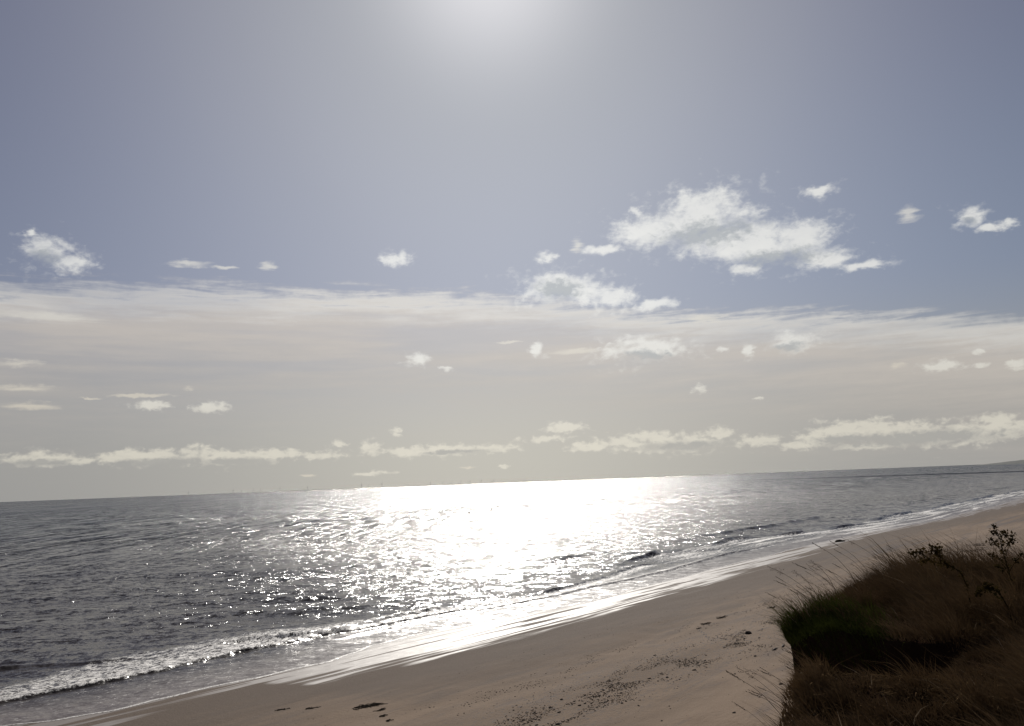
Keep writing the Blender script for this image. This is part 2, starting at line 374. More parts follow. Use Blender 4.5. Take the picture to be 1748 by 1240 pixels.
sand_c = n.mix(n.m('MULTIPLY', specks, 0.6), sand_c, (0.05, 0.04, 0.035, 1))
wn = n.noise(n.v('MULTIPLY', UV, (0.07, 0.8, 1.0)), 1.0, 5.0, 0.5, 0.35)
wet = n.step(n.m('ADD', wetd, n.m('MULTIPLY', n.m('SUBTRACT', wn, 0.5), 13.0)), -0.6, 1.6)
wet = n.m('MULTIPLY', wet, n.step(wetd, -1.6, 0.3))
gap = n.noise(n.v('MULTIPLY', UV, (0.055, 1.1, 1.0)), 1.0, 4.0, 0.5, 0.5)
wet = n.m('MULTIPLY', wet, n.m('SUBTRACT', 1.0, n.m('MULTIPLY', n.step(gap, 0.50, 0.60), n.step(wetd, 7.5, 5.0, 0.35, 0.95))))
hb = n.node('ShaderNodeBump', {'Strength': 1.0, 'Distance': 0.10, 'Height': n.m('ADD', n.m('MULTIPLY', spec1, 0.6), n.m('MULTIPLY', grain, 0.35))})
dry_s = principled(n, base=sand_c, rough=0.9, spec=0.2, normal=hb.outputs[0])
wslope = n.v('MULTIPLY', n.v('SUBTRACT', n.noise(n.v('MULTIPLY', UV, (0.6, 1.6, 1.0)), 1.2, 5.0, 0.6, color=True), (0.5, 0.5, 0.5)), (0.22, 0.22, 0.0))
wet_s = principled(n, base=(0.11, 0.085, 0.068, 1), rough=0.42, ior=1.55, normal=n.v('NORMALIZE', n.v('ADD', gnor, wslope)))
out(n, n.node('ShaderNodeMixShader', {0: wet, 1: dry_s, 2: wet_s}).outputs[0])

# -- clay and turf
M_clay, n = material('boulder_clay')
pos = n.node('ShaderNodeNewGeometry').outputs['Position']
cn = n.noise(pos, 3.0, 7.0, 0.65)
cc = n.mix(n.step(cn, 0.35, 0.7), (0.020, 0.012, 0.008, 1), (0.040, 0.025, 0.016, 1))
cb = n.node('ShaderNodeBump', {'Strength': 0.9, 'Distance': 0.08, 'Height': n.noise(pos, 7.0, 6.0, 0.7)})
out(n, principled(n, base=cc, rough=1.0, spec=0.0, normal=cb.outputs[0]))

def plant_mat(name, c1, c2, trans=0.15, scale=3.0):
    m_, n = material(name)
    pos = n.node('ShaderNodeNewGeometry').outputs['Position']
    r = n.attr('tint')[2]
    c = n.mix(n.m('ADD', n.m('MULTIPLY', r, 0.6), n.m('MULTIPLY', n.step(n.noise(pos, scale, 3.0, 0.5), 0.35, 0.65), 0.4)), c1 + (1,), c2 + (1,))
    d = n.node('ShaderNodeBsdfDiffuse', {0: c}).outputs[0]
    t = n.node('ShaderNodeBsdfTranslucent', {0: c}).outputs[0]
    out(n, n.node('ShaderNodeMixShader', {0: trans, 1: d, 2: t}).outputs[0])
    return m_
M_dry = plant_mat('dry_grass', (0.060, 0.038, 0.021), (0.150, 0.102, 0.056), 0.08)
M_green = plant_mat('green_grass', (0.018, 0.023, 0.006), (0.070, 0.082, 0.018), 0.10)
M_stalk = plant_mat('dead_stalk', (0.045, 0.03, 0.02), (0.10, 0.07, 0.045), 0.05)
M_weed = plant_mat('weed_leaf', (0.014, 0.013, 0.006), (0.06, 0.040, 0.014), 0.25)
M_straw = plant_mat('pale_straw', (0.22, 0.17, 0.12), (0.34, 0.28, 0.20), 0.1)

# ------------------------------------------------------------------ sea
uu = np.concatenate([-grow(20, 3000, 3, 1.25)[::-1] + 25, grow(8, 60, 0.22, 1.0), grow(60.3, 45000, 0.30, 1.012)])
uu = np.unique(np.round(uu, 3))
ss = np.concatenate([grow(0, 26, 0.16, 1.0), grow(26.2, 42000, 0.2, 1.022)])
ss = np.unique(np.round(ss, 3))
Ug, Sg = np.meshgrid(uu, ss, indexing='ij')
Lg = lace(Ug)
Vg = Lg + Sg
X, Y = uv_xy(Ug, Vg)
du = np.gradient(uu)[:, None] + 0 * Sg; ds = np.gradient(ss)[None, :] + 0 * Ug
sp = np.maximum(du, ds)
z = np.zeros_like(X)
# wind sea: crests lie across the view and swing parallel to the beach as they near it
wr = np.random.default_rng(3)
for k in range(26):
    lam = 2.2 * 1.125 ** k
    th = wr.normal(0, 0.13) + 0.0
    a = 0.0050 * lam ** 0.95 * (1 if lam < 13 else (13 / lam) ** 1.5) * (0.6 if lam < 4 else 1)
    fade = smooth(lam / sp, 4.0, 8.0)
    kx, ky = math.sin(th), math.cos(th)
    ph = 2 * math.pi / lam * (X * kx + Y * ky + 1.4 * vnoise(X / 31 + k, Y / 23)) + wr.random() * 6.28
    grp = 0.55 + 0.75 * np.clip(vnoise(X / (lam * 3.1) + 5 * k, Y / (lam * 1.9)) + 0.4, 0, 1.2)
    c = np.cos(ph)
    z += a * fade * grp * (c + 0.22 * np.cos(2 * ph))
z *= smooth(Sg, 3.0, 22.0)
# breakers, each a ridge that follows the beach
foam = np.zeros_like(X)
def ridge(vline, h, wb, wf, u0, u1, ru=6.0, wob=0.0, seed=0.0):
    """a steep-fronted crest at v = vline(u): wb its back (seaward), wf its face (shoreward)"""
    vl = vline(Ug) + wob * fbm(Ug / 7.0, Ug * 0 + seed, 3)
    d = Vg - vl
    p = np.where(d > 0, np.exp(-(d / wb) ** 2), np.exp(-(d / wf) ** 2))
    a = smooth(Ug, u0, u0 + ru) * smooth(Ug, u1, u1 - ru)
    return h * p * a, d, a
r1, d1, a1 = ridge(curve([(0, 80), (41.8, 66.5), (47.7, 63.2), (67.5, 64.2), (74.6, 61.8), (90, 63.5), (106, 67), (200, 74)]), 0.34, 1.5, 0.42, 37, 112, 5, 0.25, 1.0)
brk = 0.35 + 0.65 * smooth(fbm(Ug / 5.0, Ug * 0 + 2.2, 3), -0.5, 0.5)
z += r1 * brk
r2, d2, a2 = ridge(curve([(60, 72), (100, 70), (130, 74), (156, 75), (186, 66), (240, 69), (482, 73), (900, 73)]), 0.62, 2.2, 0.6, 100, 1500, 25, 0.9, 4.0)
brk2 = smooth(fbm(Ug / 11.0, Ug * 0 + 6.2, 3), -0.35, 0.5)
z += r2 * brk2
r3, d3, a3 = ridge(curve([(80, 82), (150, 86), (300, 88), (900, 92)]), 0.4, 3.0, 1.0, 90, 900, 25, 1.6, 7.0)
z += r3 * smooth(fbm(Ug / 19.0, Ug * 0 + 9.2, 3), -0.2, 0.5)
r4, d4, a4 = ridge(curve([(20, 77), (24.8, 74.0), (31.7, 69.5), (36, 66)]), 0.34, 1.9, 0.7, 10, 35, 4, 0.15, 2.0)
z += r4
r5, d5, a5 = ridge(curve([(40, 60.2), (60, 60.5), (75, 59), (100, 60.0), (130, 63)]), 0.16, 0.8, 0.25, 44, 150, 6, 0.35, 3.0)
z += r5
# the broken bore near at hand
ff = curve([(-500, 63), (0, 62.5), (21, 62.1), (28.3, 61.6), (38.7, 62.9), (48.7, 62.4), (54, 62.0), (62, 61.5), (75, 61)])(Ug) + 0.30 * fbm(Ug / 1.7, Ug * 0 + 5.5, 4)
fbk = curve([(-500, 70), (0, 68), (23, 68), (32.8, 71), (44.2, 72), (53.4, 68.0), (62, 66), (75, 64)])(Ug) + 0.9 * fbm(Ug / 3.3, Ug * 0 + 1.5, 3)
inb = smooth(Vg, ff - 0.05, ff + 0.28) * smooth(Vg, fbk + 0.6, fbk - 2.2)
ub = smooth(Ug, 76, 62)
z += inb * ub * (0.20 + 0.07 * fbm(Ug / 0.55, Vg / 0.45, 3)) * smooth(Vg, fbk + 3, ff + 0.5)
foam = np.maximum(foam, inb * ub * (0.60 - 0.16 * smooth(Vg, ff + 0.5, fbk)))
# foam in front of and behind the further breakers
foam = np.maximum(foam, a1 * 0.62 * np.exp(-((d1 + 1.6) / 1.5) ** 2) * smooth(Ug, 50, 60))
foam = np.maximum(foam, a2 * (0.40 + 0.10 * brk2) * smooth(d2, -17, -6) * smooth(d2, 0.4, -1.2))
foam = np.maximum(foam, a2 * 0.45 * smooth(Sg, 0.2, 1.5) * smooth(Sg, 11, 5) * smooth(Ug, 120, 190) * (0.5 + 0.5 * vnoise(Ug / 30, Sg / 1.6)))
foam = np.maximum(foam, a5 * 0.5 * np.exp(-((d5 + 0.35) / 0.4) ** 2))
foam = np.maximum(foam, 0.18 * smooth(Sg, 0.1, 1.0) * smooth(Vg, ff + 0.2, ff - 0.5) * smooth(Ug, 70, 40))
z = z * smooth(Sg, 0.0, 1.2)
edge_z = beach_z(Ug, Lg) + 0.014
z = z + edge_z * smooth(Sg, 7.0, 0.0) + 0.02 * smooth(Sg, 0.0, 0.08)
# never let the water dip under the sand
z = np.maximum(z, beach_z(Ug, Vg) + 0.012)
dark_band = np.exp(-(((Y - 1472 + 0.8 * (X - 483)) / 75.0) ** 2)) * smooth(X, 330, 620) * smooth(Sg, 60, 160)  # darker band far out: wave slopes cut down and tilted shoreward
verts = np.stack([X, Y, z], -1).reshape(-1, 3)
coast = np.stack([Ug, Sg, 0 * Ug], -1).reshape(-1, 3)
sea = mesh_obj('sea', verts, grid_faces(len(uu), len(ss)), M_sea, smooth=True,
               attrs={'coast': coast, 'foam': foam.ravel(), 'dark_band': dark_band.ravel()})
tag(sea, kind='structure')

# ------------------------------------------------------------------ beach
ub_ = np.unique(np.round(np.concatenate([-grow(0, 3000, 2, 1.25)[::-1], grow(0, 90, 0.35, 1.0), grow(90.3, 45000, 0.35, 1.03)]), 3))
vb_ = np.unique(np.round(np.concatenate([-grow(0, 30000, 1.5, 1.3)[::-1], grow(0, 60, 0.3, 1.0), grow(60.3, 42000, 0.5, 1.25)]), 3))
Ub, Vb = np.meshgrid(ub_, vb_, indexing='ij')
zb = beach_z(Ub, np.clip(Vb, -20, 200)); zb = np.where(Vb < 0, np.maximum(zb, 2.0), zb)
Xb, Yb = uv_xy(Ub, Vb)
sand = mesh_obj('beach', np.stack([Xb, Yb, zb], -1).reshape(-1, 3), grid_faces(len(ub_), len(vb_)), M_sand, smooth=True,
                attrs={'coast': np.stack([Ub, Vb, 0 * Ub], -1).reshape(-1, 3), 'wetd': np.clip(Vb - wet0(Ub), -60, 60).ravel()})
tag(sand, kind='structure')

# ------------------------------------------------------------------ clifftop: plateau and clay face, one swept sheet
edge_v = curve([(-3000, -3), (-60, -6), (-8, -2.5), (0, 0.3), (3, 1.35), (4.42, 1.98), (5.5, 2.28), (5.85, 2.33), (6.1, 2.2), (6.50, 1.95), (6.75, 2.0),
                (6.95, 2.85), (7.3, 3.06), (8, 3.15), (9.8, 3.2), (11, 2.65), (13, 2.15), (16, 1.3), (20, -0.6), (27, -3), (60, -5), (400, -6), (3000, -4), (60000, 0)])
uc = np.unique(np.round(np.concatenate([-grow(0, 3000, 0.5, 1.3)[::-1], grow(0, 3.2, 0.12, 1.0), grow(3.2, 6.6, 0.035, 1.0), grow(6.6, 7.1, 0.015, 1.0), grow(7.1, 9.5, 0.035, 1.0), grow(9.5, 26, 0.12, 1.0), grow(26, 40000, 0.5, 1.10)]), 3))
inl = np.concatenate([-grow(0.04, 900, 0.05, 1.085)[::-1], [0.0]])
drop = grow(0.0, 11.2, 0.05, 1.045, 0.5)[1:]
Z0 = 11.62
def top_z(u, v):
    z = Z0 + 0.10 * fbm(u / 1.7 + 3, v / 1.3, 3) + 0.08 * smooth(u, 6.6, 7.3) + 0.04 * smooth(u, 7.4, 9.2) - 0.42 * smooth(u, 9.6, 13.5) + 0.08 * smooth(u, 5.0, 5.8) * smooth(u, 6.2, 5.9)
    z = z - 0.85 * smooth(u, 6.98, 6.84) * smooth(u, 5.55, 6.3) * smooth(v, 1.45, 2.0)
    z = z + 0.012 * np.clip(-v, 0, 60)
    return z
rows = []
ev = edge_v(uc) + 0.05 * fbm(uc / 0.35, uc * 0 + 4.4, 3) * smooth(uc, 60, 20)
zt = top_z(uc, ev)
for d in inl:
    v = ev + d
    zz = top_z(uc, v) - 0.10 * np.exp(d / 0.10)
    rows.append((uc, v, zz))
for d in drop:
    t = d / drop[-1]
    lump = 0.10 * fbm(uc / 0.5, np.full_like(uc, d / 0.35), 4) + 0.35 * fbm(uc / 3.0, np.full_like(uc, d / 2.5), 3) * smooth(d, 0.4, 3)
    lean = -0.16 * smooth(d, 0.0, 0.8) + 3.2 * t ** 3
    v = ev + lean + lump * smooth(d, 0.0, 0.3)
    zz = zt - 0.10 - d * (zt + 0.4) / drop[-1]
    rows.append((uc, v, zz))
RU = np.stack([r[0] for r in rows], 1); RV = np.stack([r[1] for r in rows], 1); RZ = np.stack([r[2] for r in rows], 1)
Xc, Yc = uv_xy(RU, RV)
cliff = mesh_obj('clifftop_ground', np.stack([Xc, Yc, RZ], -1).reshape(-1, 3), grid_faces(*RU.shape), M_clay, smooth=True)
tag(cliff, kind='structure')

# ------------------------------------------------------------------ headland on the horizon
M_head, n = material('far_land')
out(n, principled(n, base=(0.06, 0.065, 0.06, 1), rough=0.95))
ha = np.linspace(R(28.8), R(60), 160); hv = []; hf = []
for i, a in enumerate(ha):
    h = 62 * (1 - math.exp(-(a - ha[0]) / R(2.2))) * (1 + 0.25 * float(fbm(np.array(a * 60), np.array(0.3), 4)))
    for k, (dr, q) in enumerate(((-500, 0), (-250, .55), (0, 1), (600, .9), (1500, 0))):
        r = 13500 + dr
        hv.append((r * math.sin(a), r * math.cos(a), -1 + q * h))
    if i:
        b = 5 * (i - 1)
        for k in range(4): hf.append((b + k, b + 5 + k, b + 6 + k, b + k + 1))
tag(mesh_obj('headland', hv, hf, M_head, smooth=True), kind='structure')

# ------------------------------------------------------------------ grass on the clifftop (nobody could count it)
def ground_z(u, v):
    """height of the clifftop sheet, with its rounded lip"""
    ev = edge_v(u)
    return top_z(u, v) - 0.10 * np.exp(np.minimum(v - ev, 0) / 0.10)

def blades(roots, length, lean, width, droop, segs=4, face=None):
    """ribbons that rise from roots and bend over; lean is their sideways drift per unit length"""
    k = len(roots)
    t = np.linspace(0, 1, segs)[None, :, None]
    up = np.array([0, 0, 1.0])
    L = length[:, None, None]
    rise = (t - droop[:, None, None] * t ** 2)
    off = lean[:, None, :] * (0.35 * t + 0.65 * t ** 2)
    cen = roots[:, None, :] + L * (rise * up + off)
    fa = rng.uniform(-0.9, 0.9, k) if face is None else face
    side = np.stack([np.cos(fa), np.sin(fa), rng.uniform(-0.25, 0.25, k)], -1)[:, None, :]
    w_ = width[:, None, None] * (1.0 - 0.9 * t ** 1.6) * 0.5
    a = cen - side * w_; b = cen + side * w_
    verts = np.stack([a, b], 2).reshape(-1, 3)
    base = (np.arange(k) * segs * 2)[:, None] + (np.arange(segs - 1) * 2)[None, :]
    f = np.stack([base, base + 1, base + 3, base + 2], -1).reshape(-1, 4)
    return verts, f

def scatter(nn, u0, u1, v0, keep):
    """random turf roots between v0 and the cliff edge"""
    u = rng.uniform(u0, u1, nn * 3); e = edge_v(u)
    v = v0 + (e + 0.04 - v0) * rng.random(nn * 3)
    m_ = keep(u, v, e) > rng.random(nn * 3)
    u, v = u[m_][:nn], v[m_][:nn]
    x, y = uv_xy(u, v)
    return u, v, np.stack([x, y, ground_z(u, v) - 0.02], -1)

def patch(u, v, s, o): return smooth(fbm(u / s + o, v / s - o, 3), -0.5, 0.5)

# dry matted grass
K = 140000
u, v, rt = scatter(K, 3.2, 22, 0.15, lambda u, v, e: np.clip(1.3 - u / 26, 0.2, 1) * (0.35 + 0.65 * smooth(v, 0.1, 0.6)) * np.where((u > 6.75) & (u < 8.2) & (v > e - 0.45), 0.25, 1.0) 
                   * (1 - smooth(u, 6.2, 6.5) * (u < 6.99) * smooth(v, 1.55, 1.85)))
k = len(u); pa = patch(u, v, 0.8, 2.0)
ln = rng.uniform(0.10, 0.31, k) * (0.5 + 1.0 * pa) * (0.8 + 0.5 * patch(u, v, 0.22, 11.0)) * (1 + 0.30 * smooth(u, 8, 14)) * np.where(u > 7, 1 - 0.25 * smooth(v, edge_v(u) - 0.3, edge_v(u)), 1.0) * np.where(u < 7.0, 1 - 0.62 * np.maximum(smooth(v, edge_v(u) - 0.25, edge_v(u) - 0.04), 0.7 * smooth(u, 4.9, 5.6) * smooth(v, 0.6, 1.2)), 1.0)
th = rng.normal(0, 0.55, k) + math.pi + 0.9 * vnoise(u / 0.9, v / 0.7)
mag = rng.uniform(0.35, 1.05, k)
# the turf grows in tussocks: blades fan out from each and are longest at its heart
cu_ = rng.uniform(3.2, 22, 900); cv_ = rng.uniform(0.1, 3.4, 900)
off_u = np.zeros(k); off_v = np.zeros(k); dist = np.zeros(k)
for s0 in range(0, k, 8000):
    sl = slice(s0, s0 + 8000); du_ = u[sl, None] - cu_[None]; dv_ = v[sl, None] - cv_[None]
    q = np.argmin(du_ ** 2 + dv_ ** 2, 1); r_ = np.arange(len(q))
    off_u[sl] = du_[r_, q]; off_v[sl] = dv_[r_, q]; dist[sl] = np.hypot(off_u[sl], off_v[sl])
ox, oy = uv_xy(off_u, off_v)
ln *= 0.62 + 0.75 * np.exp(-(dist / 0.11) ** 2)
LX = np.cos(th) * mag * 0.8 + 3.2 * ox; LY = np.sin(th) * mag * 0.8 + 3.2 * oy
vv, ff_ = blades(rt, ln, np.stack([LX, LY, 0 * mag], -1), rng.uniform(0.003, 0.0085, k), rng.uniform(0.15, 0.6, k))
straw = (rng.random(k) < 0.006).astype(int)
tint = np.repeat(np.clip(0.7 * pa + 0.5 * rng.random(k) - 0.1, 0, 1), 8)
o = mesh_obj('dry_grass', vv, ff_, mats=[M_dry, M_straw], mat_idx=np.repeat(straw, 3), attrs={'tint': tint})
tag(o, 'matted reddish brown dry grass covering the dark clifftop', 'grass', kind='stuff')

# green tuft over the lip of the cliff
K = 15000
u, v, rt = scatter(K, 6.9, 8.8, 1.2, lambda u, v, e: np.exp(-((u - 7.2) / 0.42) ** 2) * np.maximum(smooth(v, e - 0.9, e - 0.2), smooth(u, 7.3, 7.0) * smooth(v, 2.05, 2.35)) * (u > 6.92))
k = len(u); pa = patch(u, v, 0.35, 5.0)
ln = rng.uniform(0.08, 0.26, k) * (0.6 + 0.8 * pa)
th = rng.normal(0, 0.7, k) + math.pi + 0.25
mag = rng.uniform(0.2, 0.9, k)
vv, ff_ = blades(rt, ln, np.stack([np.cos(th) * mag, np.sin(th) * mag, 0 * mag], -1), rng.uniform(0.004, 0.008, k), rng.uniform(0.1, 0.75, k))
o = mesh_obj('green_grass', vv, ff_, M_green, attrs={'tint': np.repeat(np.clip(pa * 0.8 + 0.4 * rng.random(k) - 0.1, 0, 1), 8)})
tag(o, 'tuft of dark green grass hanging over the lip of the clay cliff', 'grass', kind='stuff')

# ------------------------------------------------------------------ tall stalks with seed heads
def tube_mesh(paths, sides=5):
    """paths: list of (points Nx3, radii N); returns verts, quads"""
    V, Fq, b = [], [], 0
    for pts, rad in paths:
        pts = np.asarray(pts, float); m_ = len(pts)
        tan = np.gradient(pts, axis=0); tan /= np.linalg.norm(tan, axis=1)[:, None] + 1e-9
        ref = np.array([0.3, 0.9, 0.1]); s1 = np.cross(tan, ref); s1 /= np.linalg.norm(s1, axis=1)[:, None] + 1e-9
        s2 = np.cross(tan, s1)
        for i in range(m_):
            for q in range(sides):
                a = 2 * math.pi * q / sides
                V.append(pts[i] + rad[i] * (math.cos(a) * s1[i] + math.sin(a) * s2[i]))
        for i in range(m_ - 1):
            for q in range(sides):
                q2 = (q + 1) % sides
                Fq.append((b + i * sides + q, b + i * sides + q2, b + (i + 1) * sides + q2, b + (i + 1) * sides + q))
        b += m_ * sides
    return np.array(V), Fq

def stem_path(h, lean, bend, nn=9, wob=0.01, r_=random):
    t = np.linspace(0, 1, nn)
    dx_ = lean * (0.3 * t + 0.7 * t ** 2) * h
    p = np.stack([dx_, bend * t ** 2 * h, h * (t - 0.12 * t ** 3)], -1)
    p[1:, 0] += np.array([r_.uniform(-wob, wob) for _ in range(nn - 1)]) * h
    return p

def leaflet(c, d, size, wdt):
    """one small folded leaf or spikelet: two quads along d"""
    d = np.asarray(d, float); d /= np.linalg.norm(d) + 1e-9
    s = np.cross(d, [random.uniform(-1, 1), random.uniform(-1, 1), random.uniform(-0.3, 1)]); s /= np.linalg.norm(s) + 1e-9
    up = np.cross(s, d); m_ = c + d * size * 0.5 + up * size * 0.08; e = c + d * size - up * size * 0.06
    return [c, m_ + s * wdt, e, m_ - s * wdt, m_ - up * size * 0.12]

def leaves_mesh(items):
    V, Fq = [], []
    for it in items:
        b = len(V); V += it; Fq += [(b, b + 1, b + 4), (b + 1, b + 2, b + 4), (b + 2, b + 3, b + 4), (b + 3, b, b + 4)]
    return np.array(V), Fq

def make_stalk(kind, h, lean):
    root = empty('grass_stalk', (0, 0, 0), 'x', 'grass stalk')
    p = stem_path(h, lean, 0.05)
    V, Fq = tube_mesh([(p, np.linspace(0.0028, 0.0010, len(p)))], 4)
    mesh_obj('stem', V, Fq, M_stalk, root, attrs={'tint': np.full(len(V), 0.4)})
    it = []
    tip, d = p[-1], p[-1] - p[-3]; d /= np.linalg.norm(d)
    if kind == 'spike':
        for i in range(34):
            c = tip - d * random.uniform(-0.02, 0.13) + np.random.default_rng(i).normal(0, 0.003, 3)
            it.append(leaflet(c, d + np.array([random.uniform(-.5, .5), random.uniform(-.5, .5), random.uniform(-.3, .5)]), random.uniform(.010, .02), .0028))
    else:
        for i in range(26):
            b = tip - d * random.uniform(0.0, 0.18); c = b + np.array([random.uniform(-.045, .03), random.uniform(-.03, .03), random.uniform(-.01, .04)])
            it.append(leaflet(c, np.array([random.uniform(-1, .3), random.uniform(-.5, .5), random.uniform(-.4, .6)]), random.uniform(.008, .018), .003))
            it.append([b, (b + c) / 2 + .0008, c, (b + c) / 2 - .0008, (b + c) / 2])
    V, Fq = leaves_mesh(it)
    mesh_obj('seed_head', V, Fq, M_stalk, root, attrs={'tint': np.full(len(V), 0.1)})
    return root

def copy_tree(o):
    c = o.copy(); COL.objects.link(c)
    for ch in [q for q in COL.objects if q.parent == o]:
        d = ch.copy(); COL.objects.link(d); d.parent = c
    return c

def put(o, u, v, rz, sc, label, group, dz=-0.03):
    x, y = uv_xy(np.array(u), np.array(v))
    o.location = (float(x), float(y), float(ground_z(np.array(u), np.array(v))) + dz)
    o.rotation_euler = (0, 0, rz); o.scale = (sc, sc, sc)
    o['label'] = label; o['group'] = group

protos = [make_stalk('spike', 0.55, -0.75), make_stalk('open', 0.50, -0.55), make_stalk('spike', 0.45, -1.0), make_stalk('open', 0.60, -0.9)]
used = [False] * 4
def stalk(i, *a):
    o = copy_tree(protos[i]) if used[i] else protos[i]
    used[i] = True; put(o, *a)
GE, GB = 'tall dry grass stalks along the far clifftop edge', 'dry grass stalks leaning out over the near lip of the cliff'
LE = 'thin dry grass stalk with a feathery seed head leaning left along the far clifftop edge'
LB = 'dark dry grass stalk leaning out over the beach from the near lip of the cliff'
sr = random.Random(5)
for i in range(46):
    u_ = sr.uniform(7.3, 11.2) if i < 36 else sr.uniform(11, 14.5)
    v_ = float(edge_v(np.array(u_))) - sr.uniform(0.02, 0.42)
    stalk(sr.randrange(4), u_, v_, sr.gauss(0.1, 0.45), sr.uniform(0.45, 0.95), LE, GE)
for (u_, s_, rz, kd) in [(9.3, 1.05, 0.1, 0), (8.6, 0.9, 0.2, 1), (8.0, 0.8, -0.1, 2)]:
    stalk(kd, u_, float(edge_v(np.array(u_))) - 0.1, rz, s_,
          {0: 'tallest leaning dry stalk rising above the grass against the wet sand', 1: 'tall bent dry stalk beside the tallest one on the clifftop edge',
           2: 'tall thin stalk leaning far left above the green tuft'}[kd], GE)
for i in range(12):
    u_ = sr.uniform(3.75, 5.3); v_ = float(edge_v(np.array(u_))) - sr.uniform(0.0, 0.16)
    stalk(sr.choice([0, 2, 3]), u_, v_, sr.gauss(0.0, 0.4), sr.uniform(0.40, 0.80), LB, GB)
stalk(2, 5.75, 2.10, 0.1, 0.75, 'single long thin stalk arching out from the clay lump below the green tuft', GB)

# ------------------------------------------------------------------ dark weeds
def make_weed(label, loc_uv, main, branches, clumps, seed, sc=1.0):
    random.seed(seed)
    x, y = uv_xy(np.array(loc_uv[0]), np.array(loc_uv[1]))
    root = empty('weed_plant', (float(x), float(y), float(ground_z(np.array(loc_uv[0]), np.array(loc_uv[1]))) - 0.03), label, 'weed')
    main = np.array(main, float) * sc
    tt = np.linspace(0, 1, 14); mi = np.linspace(0, 1, len(main))
    mp = np.stack([np.interp(tt, mi, main[:, c]) for c in range(3)], -1)
    mp[1:] += np.random.default_rng(seed).normal(0, 0.004, (13, 3))
    V, Fq = tube_mesh([(mp, np.linspace(0.0055, 0.002, 14))], 6)
    mesh_obj('stem', V, Fq, M_weed, root, attrs={'tint': np.full(len(V), 0.3)})
    bp = []; tips = [mp[-1]]
    for (t, d) in branches:
        a = mp[int(t * 13)]; d = np.array(d) * sc
        s_ = np.linspace(0, 1, 6)[:, None]
        pth = a + d * s_ + np.array([0, 0, 1]) * (0.25 * np.linalg.norm(d) * (s_ - s_ ** 2))
        bp.append((pth, np.linspace(0.003, 0.0014, 6))); tips += [pth[-1], pth[3], pth[4]]
    if bp:
        V, Fq = tube_mesh(bp, 5)
        mesh_obj('branches', V, Fq, M_weed, root, attrs={'tint': np.full(len(V), 0.5)})
    it = []
    anchors = list(tips) + [mp[i] for i in range(14) if i / 13 > clumps[0]]
    for a in anchors:
        for _ in range(clumps[1]):
            c = a + np.array([random.gauss(0, .012), random.gauss(0, .012), random.gauss(0, .012)]) * sc
            it.append(leaflet(c, [random.gauss(-.2, 1), random.gauss(0, 1), random.gauss(0, .8)], random.uniform(.014, .040) * sc, random.uniform(.006, .013) * sc))
    V, Fq = leaves_mesh(it)
    mesh_obj('leaves', V, Fq, M_weed, root, attrs={'tint': np.repeat([random.random() for _ in it], 5)})
    return root

make_weed('tall bushy dark weed standing highest at the right of the clifftop', xy_uv(4.20, 7.38),
          [(0.08, 0, 0), (0.05, 0, .25), (0.02, 0, .5), (-0.03, 0, .74)],
          [(.45, (-.10, 0, .12)), (.5, (.14, .02, .14)), (.6, (-.13, 0, .10)), (.62, (.10, 0, .20)), (.72, (-.10, .03, .12)), (.75, (.09, 0, .12)), (.85, (-.06, 0, .08)), (.9, (.05, 0, .06))],
          (.34, 11), 11)
make_weed('dark weed arching over to the left in a thick drooping curve above the grass', xy_uv(3.72, 7.05),
          [(0.0, 0, 0), (-0.02, 0, .22), (-0.05, 0, .42), (-0.16, 0, .50), (-.30, 0, .54), (-.38, 0, .62)],
          [(.55, (-.06, 0, .04)), (.62, (-.08, 0, .09)), (.7, (.0, 0, .14)), (.75, (-.04, 0, .13)), (.85, (-.07, 0, -.02)), (.9, (.03, 0, .09)), (.95, (-.1, 0, .03))],
          (.30, 10), 12)
make_weed('short dark weed with a nodding leafy top between the two larger weeds', xy_uv(3.72, 6.5),
          [(0.0, 0, 0), (-0.02, 0, .18), (-0.07, 0, .30), (-0.17, 0, .35), (-.24, 0, .31)],
          [(.6, (-.06, 0, .05)), (.75, (-.03, 0, .05)), (.9, (-.05, 0, -.03))], (.40, 8), 13)
make_weed('bare forked black stem rising near the bottom right corner', xy_uv(3.18, 4.95),
          [(0.0, 0, 0), (-0.03, 0, .16), (-0.08, 0, .32), (-0.11, 0, .46), (-.10, 0, .60)],
          [(.55, (-.14, 0, .14)), (.62, (.05, 0, .16)), (.8, (-.06, 0, .10))], (.9, 2), 14, 0.9)
make_weed('low dark leafy weed at the right edge behind the bushy one', xy_uv(5.1, 8.0),
          [(0.0, 0, 0), (0.0, 0, .2), (-0.03, 0, .38)], [(.5, (-.08, 0, .08)), (.6, (.08, 0, .1)), (.8, (-.05, 0, .08))], (.35, 8), 15)

# ------------------------------------------------------------------ things lying on the beach
M_stone, n = material('dark_stone')
pos = n.node('ShaderNodeNewGeometry').outputs['Position']
out(n, principled(n, base=n.mix(n.noise(pos, 14.0, 3.0), (0.012, 0.010, 0.009, 1), (0.035, 0.028, 0.024, 1)), rough=1.0, spec=0.05))
M_kelp, n = material('seaweed')
out(n, principled(n, base=(0.018, 0.013, 0.009, 1), rough=1.0, spec=0.05))
M_drift, n = material('driftwood')
pos = n.node('ShaderNodeNewGeometry').outputs['Position']
out(n, principled(n, base=n.mix(n.noise(n.v('MULTIPLY', pos, (2, 2, 9.0)), 8.0, 4.0), (0.025, 0.018, 0.013, 1), (0.06, 0.045, 0.035, 1)), rough=0.85))

